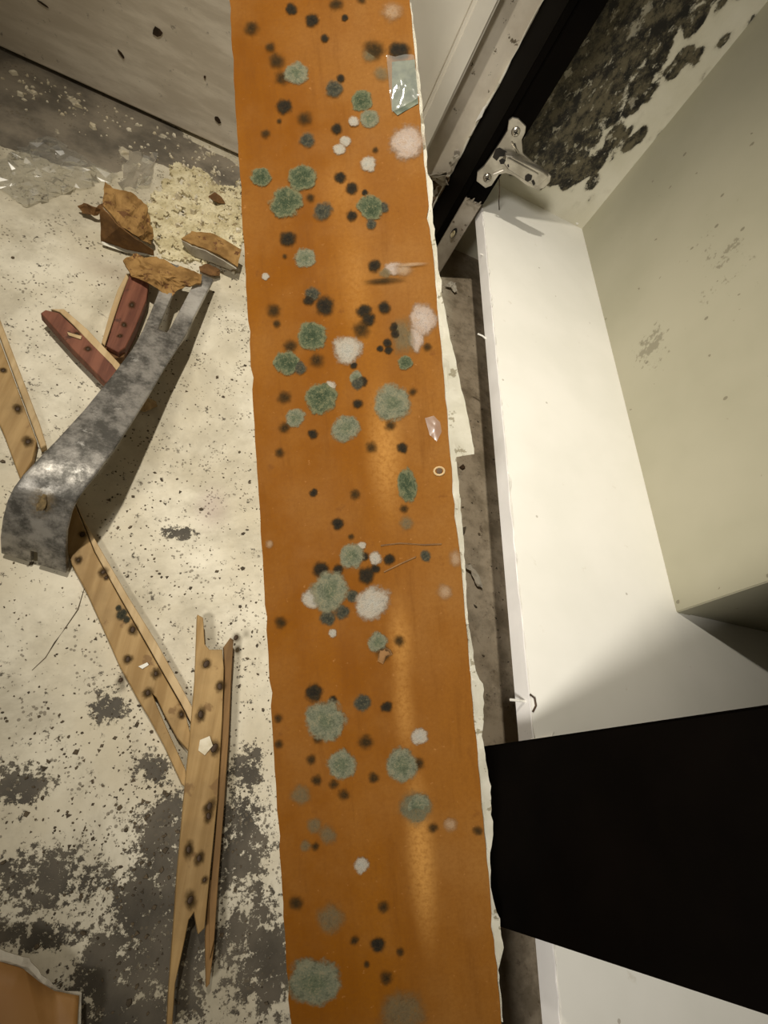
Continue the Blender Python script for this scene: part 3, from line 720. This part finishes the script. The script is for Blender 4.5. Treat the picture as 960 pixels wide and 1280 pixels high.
# lower strip, splintered at both ends
s3 = empty('tack_strip', (.05, 0, 0)); tag(s3, 'wooden tack strip splintered at both ends beside the orange board', 'wood strip', 'carpet tack strips')
flatprism('strip_body', [(247, 768), (254, 772), (256, 805), (262, 812), (278, 812), (280, 835), (278, 900), (272, 1000), (262, 1100), (256, 1160), (248, 1168), (243, 1140), (236, 1150), (230, 1180), (219, 1230), (215, 1290), (208, 1300), (211, 1240), (217, 1160), (221, 1100), (230, 1000), (238, 920), (244, 850)], .0142, .0062, M['tack'], s3, .0004)
flatprism('strip_edge', [(280, 808), (288, 797), (292, 800), (289, 850), (286, 920), (280, 1010), (273, 1100), (268, 1175), (262, 1200), (262, 1130), (270, 1040), (277, 930), (281, 850)], .0120, .0045, M['tackd'], s3, .0003)
flatprism('splinter', [(262, 1100), (270, 1100), (268, 1180), (262, 1230), (258, 1235), (257, 1170)], .0100, .004, M['tackd'], s3, .0003)
nails([(258, 830, 6), (275, 858, 6), (251, 893, 6), (268, 935, 7), (262, 1008, 6), (236, 1062, 6), (249, 1073, 6), (256, 1100, 4), (238, 1125, 7), (295, 797, 5), (261, 1020, 5)], s3, .0142)
flatprism('paper_scrap', [(250, 925), (262, 920), (266, 932), (256, 944), (248, 938)], .0152, .0009, M['crumb'], s3, 0)
for c_ in ((.0005, s3, ((250, 1200), (230, 1040))),):
    pass
# red stained strips under the bar
s4 = empty('red_strip', (-.12, .33, 0)); tag(s4, 'red-faced wood offcut slanting in from the left to the middle of the pry bar', 'wood strip', 'red-stained wood offcuts')
flatprism('strip_body', [(51, 391), (57, 387), (74, 391), (103, 418), (140, 455), (152, 472), (132, 478), (90, 435)], .0165, .008, M['red'], s4, .0005)
flatprism('strip_edge', [(64, 386), (80, 386), (110, 412), (150, 455), (150, 467), (118, 434), (92, 406), (75, 390)], .0158, .0075, M['tan'], s4, .0004)
nails([(110, 436, 4.5), (96, 418, 4)], s4, .0165)
flatprism('splinter', [(84, 415), (102, 420), (101, 424), (86, 419)], .0176, .0009, M['tan'], s4, 0)
s5 = empty('red_strip', (-.09, .38, 0)); tag(s5, 'red-faced wood offcut with a dark broken end standing between two brown fragments and the bar', 'wood strip', 'red-stained wood offcuts')
flatprism('strip_body', [(163, 340), (187, 347), (183, 375), (170, 408), (157, 434), (148, 440), (133, 432), (141, 405), (152, 372)], .0145, .0140, M['red'], s5, .0006)
flatprism('strip_edge', [(158, 342), (163, 341), (151, 372), (140, 405), (131, 432), (127, 428), (137, 392), (147, 362)], .0105, .0100, M['tan'], s5, .0004)
nails([(165, 381, 4), (155, 406, 4), (150, 420, 3)], s5, .0145)
flatprism('broken_end', [(131, 433), (147, 441), (158, 436), (155, 446), (140, 448), (132, 440)], .0085, .008, M['brownd'], s5, .0004)

# ================================================================== BROKEN HARDBOARD FRAGMENTS
def Z(x, y, z): return on_z(x, y, z)
def frag(name, label, pts, faces, mat, **k):
    o = crumple(name, [Vector((0, 0, 0))+Z(*p) for p in pts], faces, mat, None, **k)
    return tag(o, label, 'debris', 'broken hardboard fragments')
f1 = empty('hardboard_fragment', Z(160, 300, 0)); tag(f1, 'upright folded brown hardboard flake with a pointed top near the far wall', 'debris', 'broken hardboard fragments')
rel(crumple('torn_face', [Z(131, 226, .034), Z(142, 236, .036), Z(163, 240, .034), Z(183, 256, .030), Z(191, 285, .020), Z(190, 306, .010), Z(172, 296, .022), Z(150, 280, .030), Z(128, 256, .036)],
        [(0, 1, 8), (1, 7, 8), (1, 2, 7), (2, 3, 7), (3, 6, 7), (3, 4, 6), (4, 5, 6)], M['brown'], None, 5, .0018, 150, .0018, 1), f1)
rel(crumple('dark_face', [Z(127, 258, .036), Z(150, 283, .030), Z(172, 299, .022), Z(191, 312, .008), Z(191, 318, .0025), Z(158, 312, .0025), Z(127, 302, .0025)],
        [(0, 1, 6), (1, 5, 6), (1, 2, 5), (2, 4, 5), (2, 3, 4)], M['brownd'], None, 4, .0010, 150, .0014, 2), f1)
rel(crumple('paper_edge', [Z(127, 302, .0040), Z(158, 312, .0038), Z(192, 318, .0030), Z(191, 321, .0024), Z(157, 316, .0026), Z(128, 306, .003)], [(0, 1, 4, 5), (1, 2, 3, 4)], M['film_white'], None, 2, .0003, 200, .0006, 3), f1)
rel(crumple('torn_tip', [Z(98, 258, .006), Z(106, 254, .010), Z(120, 259, .014), Z(128, 254, .016), Z(128, 262, .012), Z(118, 269, .006), Z(104, 267, .003)], [(0, 1, 6), (1, 2, 5, 6), (2, 3, 4, 5)], M['brownd'], None, 3, .0010, 220, .0020, 4), f1)
f2 = empty('hardboard_fragment', Z(270, 320, 0)); tag(f2, 'curved brown hardboard slab with a grey underside against the orange board', 'debris', 'broken hardboard fragments')
rel(crumple('torn_face', [Z(227, 298, .014), Z(240, 289, .016), Z(268, 292, .020), Z(302, 312, .020), Z(297, 333, .017), Z(280, 322, .020), Z(258, 311, .019), Z(238, 304, .016)],
        [(0, 1, 7), (1, 2, 6, 7), (2, 3, 5, 6), (3, 4, 5)], M['brown'], None, 4, .0007, 200, .0014, 5), f2)
rel(crumple('grey_face', [Z(228, 300, .0125), Z(240, 307, .0145), Z(258, 313, .0175), Z(280, 325, .0185), Z(296, 335, .0155), Z(288, 336, .008), Z(264, 327, .006), Z(240, 318, .003), Z(230, 306, .004)],
        [(0, 1, 7, 8), (1, 2, 6, 7), (2, 3, 5, 6), (3, 4, 5)], M['hardgrey'], None, 3, .0004, 200, .0010, 6), f2)
f3 = crumple('hardboard_fragment', [Z(154, 325, .022), Z(166, 318, .024), Z(195, 322, .027), Z(225, 333, .028), Z(252, 343, .024), Z(250, 354, .022), Z(236, 357, .024), Z(225, 361, .023), Z(210, 371, .020), Z(195, 360, .023), Z(180, 352, .022), Z(163, 343, .020), Z(200, 342, .031)],
        [(0, 1, 12, 11), (1, 2, 12), (2, 3, 12), (3, 4, 5, 12), (5, 6, 7, 12), (7, 8, 12), (8, 9, 12), (9, 10, 12), (10, 11, 12)], M['brown'], None, 5, .0028, 130, .0022, 7)
tag(f3, 'crumpled tan hardboard chunk lying across the claw of the pry bar', 'debris', 'broken hardboard fragments')
f4 = crumple('hardboard_fragment', [Z(249, 333, .006), Z(258, 329, .009), Z(275, 337, .008), Z(275, 345, .005), Z(264, 344, .009), Z(250, 339, .005)], [(0, 1, 4, 5), (1, 2, 3, 4)], M['brownd'], None, 3, .0009, 220, .0018, 8)
tag(f4, 'small brown hardboard chip right of the claw tips, under the curved slab', 'debris', 'broken hardboard fragments')
f5 = crumple('hardboard_fragment', [Z(261, 247, .004), Z(268, 241, .010), Z(276, 247, .008), Z(281, 255, .003), Z(270, 253, .006)], [(0, 1, 4), (1, 2, 4), (2, 3, 4)], M['brownd'], None, 3, .0008, 220, .0016, 9)
tag(f5, 'tiny dark brown triangular flake on the crumbled yellow glue', 'debris', 'broken hardboard fragments')
f6 = crumple('wood_splinters', [Z(172, 505, .002), Z(184, 497, .005), Z(195, 503, .003), Z(196, 508, .0025), Z(182, 515, .002), Z(176, 513, .002)], [(0, 1, 5), (1, 2, 3, 4, 5)], M['tan'], None, 3, .0014, 300, .0012, 12)
tag(f6, 'pale wood splinter scrap on the floor just right of the pry bar', 'debris')

# orange laminate sheet in the lower left corner, with a torn pale rim
ob = empty('laminate_sheet', Z(40, 1280, 0)); tag(ob, 'orange laminate sheet with a torn pale edge in the lower left corner', 'board')
rel(crumple('sheet_body', [Z(-80, 1200, .020), Z(0, 1203, .020), Z(30, 1212, .020), Z(50, 1228, .018), Z(68, 1239, .017), Z(99, 1245, .017), Z(96, 1290, .018), Z(80, 1400, .016), Z(-80, 1400, .016)], [(0, 1, 8), (1, 2, 7, 8), (2, 3, 7), (3, 4, 7), (4, 5, 6, 7)], M['board'], None, 4, .0002, 40, .0016, 21, smooth=True), ob)
rel(crumple('torn_rim', [Z(-80, 1183, .0185), Z(0, 1186, .0185), Z(36, 1198, .0185), Z(56, 1222, .0170), Z(72, 1236, .016), Z(102, 1241, .016), Z(101, 1290, .0165), Z(94, 1290, .0175), Z(97, 1248, .0165), Z(66, 1243, .0165), Z(46, 1232, .0175), Z(28, 1216, .0185), Z(0, 1207, .0185), Z(-80, 1204, .0185)],
        [(0, 1, 12, 13), (1, 2, 11, 12), (2, 3, 10, 11), (3, 4, 9, 10), (4, 5, 8, 9), (5, 6, 7, 8)], M['hardgrey'], None, 4, .0008, 220, .0014, 22), ob)

# crumbled glue patch by the wall end of the board
gl = [(180, 262), (196, 236), (214, 222), (222, 206), (232, 212), (246, 210), (262, 222), (268, 232), (285, 236), (300, 232), (303, 260), (304, 300), (295, 318), (262, 330), (226, 330), (205, 322), (194, 300), (186, 282)]
poly = [Z(x, y, 0) for x, y in gl]
def inside(p):
    c = False; n = len(poly)
    for i in range(n):
        a, b = poly[i], poly[i-1]
        if (a.y > p.y) != (b.y > p.y) and p.x < (b.x-a.x)*(p.y-a.y)/(b.y-a.y)+a.x: c = not c
    return c
bm = bmesh.new(); st_ = .0017; grid = {}
x0, x1 = min(p.x for p in poly)-.01, max(p.x for p in poly)+.01; y0, y1 = min(p.y for p in poly)-.01, max(p.y for p in poly)+.01
def gv(i, j):
    if (i, j) not in grid:
        q = Vector((x0+i*st_, y0+j*st_, 0))
        h = .0020+.0022*mnoise.noise(q*120)+.0016*mnoise.noise(q*330+Vector((4, 0, 0)))+random.uniform(0, .0007)
        grid[i, j] = bm.verts.new((q.x+random.uniform(-.0005, .0005), q.y+random.uniform(-.0005, .0005), max(.0007, h)))
    return grid[i, j]
for i in range(int((x1-x0)/st_)):
    for j in range(int((y1-y0)/st_)):
        q = Vector((x0+(i+.5)*st_, y0+(j+.5)*st_, 0))
        w = Vector((mnoise.noise(q*70), mnoise.noise(q*70+Vector((7, 0, 0))), 0))*.009 + Vector((mnoise.noise(q*240), mnoise.noise(q*240+Vector((7, 0, 0))), 0))*.004
        if inside(q+w) and mnoise.noise(q*95+Vector((0, 3, 0))) + .5*mnoise.noise(q*260) < .42:
            bm.faces.new((gv(i, j), gv(i+1, j), gv(i+1, j+1), gv(i, j+1)))
bmesh.ops.recalc_face_normals(bm, faces=bm.faces)
if sum(f.normal.z for f in bm.faces) < 0: bmesh.ops.reverse_faces(bm, faces=bm.faces)
r_ = bmesh.ops.extrude_face_region(bm, geom=list(bm.faces))
for g_ in r_['geom']:
    if isinstance(g_, bmesh.types.BMVert): pass
for f in list(bm.faces): pass
for v in [g_ for g_ in r_['geom'] if isinstance(g_, bmesh.types.BMVert)]: v.co.z += .0002
for v in grid.values():
    if v.is_valid: v.co.z = .0003
o = from_bm('glue_residue', bm, M['glue'])
tag(o, 'crumbled yellow glue residue spread on the floor around the brown fragments', 'glue residue', kind='stuff')

# clear crinkled plastic film near the wall
bm = bmesh.new(); NX, NY = 22, 14; g = []
ca, cb, cc, cd = Z(-30, 215, 0), Z(60, 172, 0), Z(150, 222, 0), Z(30, 262, 0)
for j in range(NY+1):
    row = []
    for i in range(NX+1):
        u, v = i/NX, j/NY
        p = (ca.lerp(cb, u)).lerp(cd.lerp(cc, u), v)
        h = .004+.010*abs(mnoise.noise(Vector((p.x*38, p.y*38, 1))))+.004*mnoise.noise(Vector((p.x*110, p.y*110, 5)))+random.uniform(0, .0016)
        edge = min(u, 1-u, v, 1-v)
        row.append(bm.verts.new((p.x+random.gauss(0, .0018), p.y+random.gauss(0, .0018), max(.0008, h*min(1, edge*6+.25)))))
    g.append(row)
for j in range(NY):
    for i in range(NX):
        a, b, c_, d = g[j][i], g[j][i+1], g[j+1][i+1], g[j+1][i]
        if (i+j) % 2: bm.faces.new((a, b, c_)); bm.faces.new((a, c_, d))
        else: bm.faces.new((a, b, d)); bm.faces.new((b, c_, d))
o = from_bm('plastic_film', bm, M['plastic'], None); tag(o, 'clear crinkled plastic film glinting on the floor near the far wall', 'plastic film')
bm = bmesh.new(); g = []
ca, cb, cc, cd = Z(160, 190, 0), Z(196, 196, 0), Z(186, 236, 0), Z(150, 240, 0)
for j in range(8):
    row = []
    for i in range(8):
        u, v = i/7, j/7; p = (ca.lerp(cb, u)).lerp(cd.lerp(cc, u), v)
        row.append(bm.verts.new((p.x+random.gauss(0, .0015), p.y+random.gauss(0, .0015), .001+.006*abs(mnoise.noise(Vector((p.x*70, p.y*70, 8))))+random.uniform(0, .0015))))
    g.append(row)
for j in range(7):
    for i in range(7): bm.faces.new((g[j][i], g[j][i+1], g[j+1][i])); bm.faces.new((g[j][i+1], g[j+1][i+1], g[j+1][i]))
o = from_bm('plastic_film', bm, M['plastic'], None); tag(o, 'small clear plastic scrap behind the upright brown hardboard flake', 'plastic film')

# ---- crumbs: too many to count
def crumbs(name, label, n, region, mat, smin, smax, flat=.5):
    bm = bmesh.new()
    for k in range(n):
        x, y = region(); p = on_z(x, y, 0); s = random.uniform(smin, smax)*(1 if random.random() < .85 else 1.9)
        m = random.choice((3, 4, 5)); a0 = random.uniform(0, 6.28); st = random.uniform(.5, 1)
        lo, hi = [], []
        for i in range(m):
            t = a0+2*math.pi*i/m; r = s*random.uniform(.6, 1)
            q = Vector((r*math.cos(t), r*st*math.sin(t), 0)); q.rotate(Matrix.Rotation(a0, 3, 'Z'))
            lo.append(bm.verts.new(p+q+Vector((0, 0, .00005)))); hi.append(bm.verts.new(p+q*.75+Vector((0, 0, s*flat*random.uniform(.6, 1.2)))))
        bm.faces.new(hi)
        for i in range(m): bm.faces.new((lo[i], lo[(i+1) % m], hi[(i+1) % m], hi[i]))
    o = from_bm(name, bm, mat); return tag(o, label, 'crumbs', kind='stuff')
def r_floor():
    while True:
        x, y = random.uniform(0, 340), random.uniform(260, 1280)
        if random.random() < (.35+.65*(abs(x-230) < 110)*(y < 900)): return x, y
def r_wall():
    t = random.random(); return t*300, 75+t*128+abs(random.gauss(0, 26))
def r_glue(): return random.gauss(248, 32), random.gauss(270, 34)
def r_gap():
    y = random.uniform(350, 900); return random.uniform(560, 625)+(y-600)*.09, y
def r_low(): return random.gauss(180, 80), random.gauss(1010, 120)
crumbs('dark_crumbs', 'scattered tiny dark crumbs across the pale worn floor', 900, r_floor, M['crumbd'], .0005, .0013, .5)
crumbs('dark_grit', 'fine dark grit spread over the lower worn floor', 600, r_low, M['crumbd'], .0005, .0014, .4)
crumbs('pale_crumbs', 'pale plaster crumbs lying along the foot of the far wall', 150, r_wall, M['crumb'], .0008, .0032, .5)
crumbs('glue_crumbs', 'pale yellow crumbs on and around the glue residue', 260, r_glue, M['crumb'], .0007, .0026, 1.4)
crumbs('gap_crumbs', 'small dark crumbs in the gap between board and cupboard', 60, r_gap, M['crumbd'], .0006, .0022, .5)
# single flakes that can be picked out in the gap
def flake(label, pix, mat, z=.0022, th=.002):
    pts = [on_z(x, y, z) for x, y in pix]; bm = bmesh.new(); add_prism(bm, pts, (0, 0, -th)); return tag(from_bm('flake', bm, mat), label, 'debris')
flake('dark grey leaf-shaped flake on the floor between board and cupboard', [(573, 665), (576, 660), (583, 658), (581, 665), (577, 669)], M['crumbd'])
flake('small black flake near the torn paint flap on the floor gap', [(575, 583), (579, 580), (582, 584), (578, 586)], M['nail'])
crumple_o = crumple('flake', [Z(575, 706, .003), Z(588, 706, .004), Z(600, 722, .006), Z(603, 735, .003), Z(596, 733, .003), Z(588, 714, .004)], [(0, 1, 5), (1, 2, 3, 4, 5)], M['hardgrey'], None, 3, .0012, 250, .0010, 41)
tag(crumple_o, 'curled torn paper scrap on the floor between board and cupboard', 'debris')
crumple_o = crumple('flake', [Z(556, 358, .003), Z(563, 352, .006), Z(568, 354, .005), Z(571, 364, .004), Z(568, 366, .003), Z(564, 360, .004)], [(0, 1, 2, 5), (2, 3, 4, 5)], M['hardgrey'], None, 3, .0014, 250, .0010, 42)
tag(crumple_o, 'grey torn scrap at the foot of the raw post end', 'debris')

# hanging thread below the hinge plate, hairline crack in the floor paint
bm = bmesh.new(); a = on_y(624, 224, .617); b = on_z(624, 262, .1006)
tube_bm(bm, [a, a.lerp(b, .35)+Vector((.0006, 0, 0)), a.lerp(b, .7)-Vector((.0005, 0, 0)), b], .0006, 6); from_bm('thread', bm, M['nail'], cup)
bm = bmesh.new(); pts = [(106, 735), (96, 762), (82, 785), (70, 803), (58, 822), (40, 838)]
tube_bm(bm, [on_z(x+random.uniform(-1.5, 1.5), y, .0001) for x, y in pts], [.0002, .0004, .0003, .00045, .0003, .0002], 5)
fl_ = bpy.data.objects['floor']; o = from_bm('crack', bm, M['crumbd'], fl_)
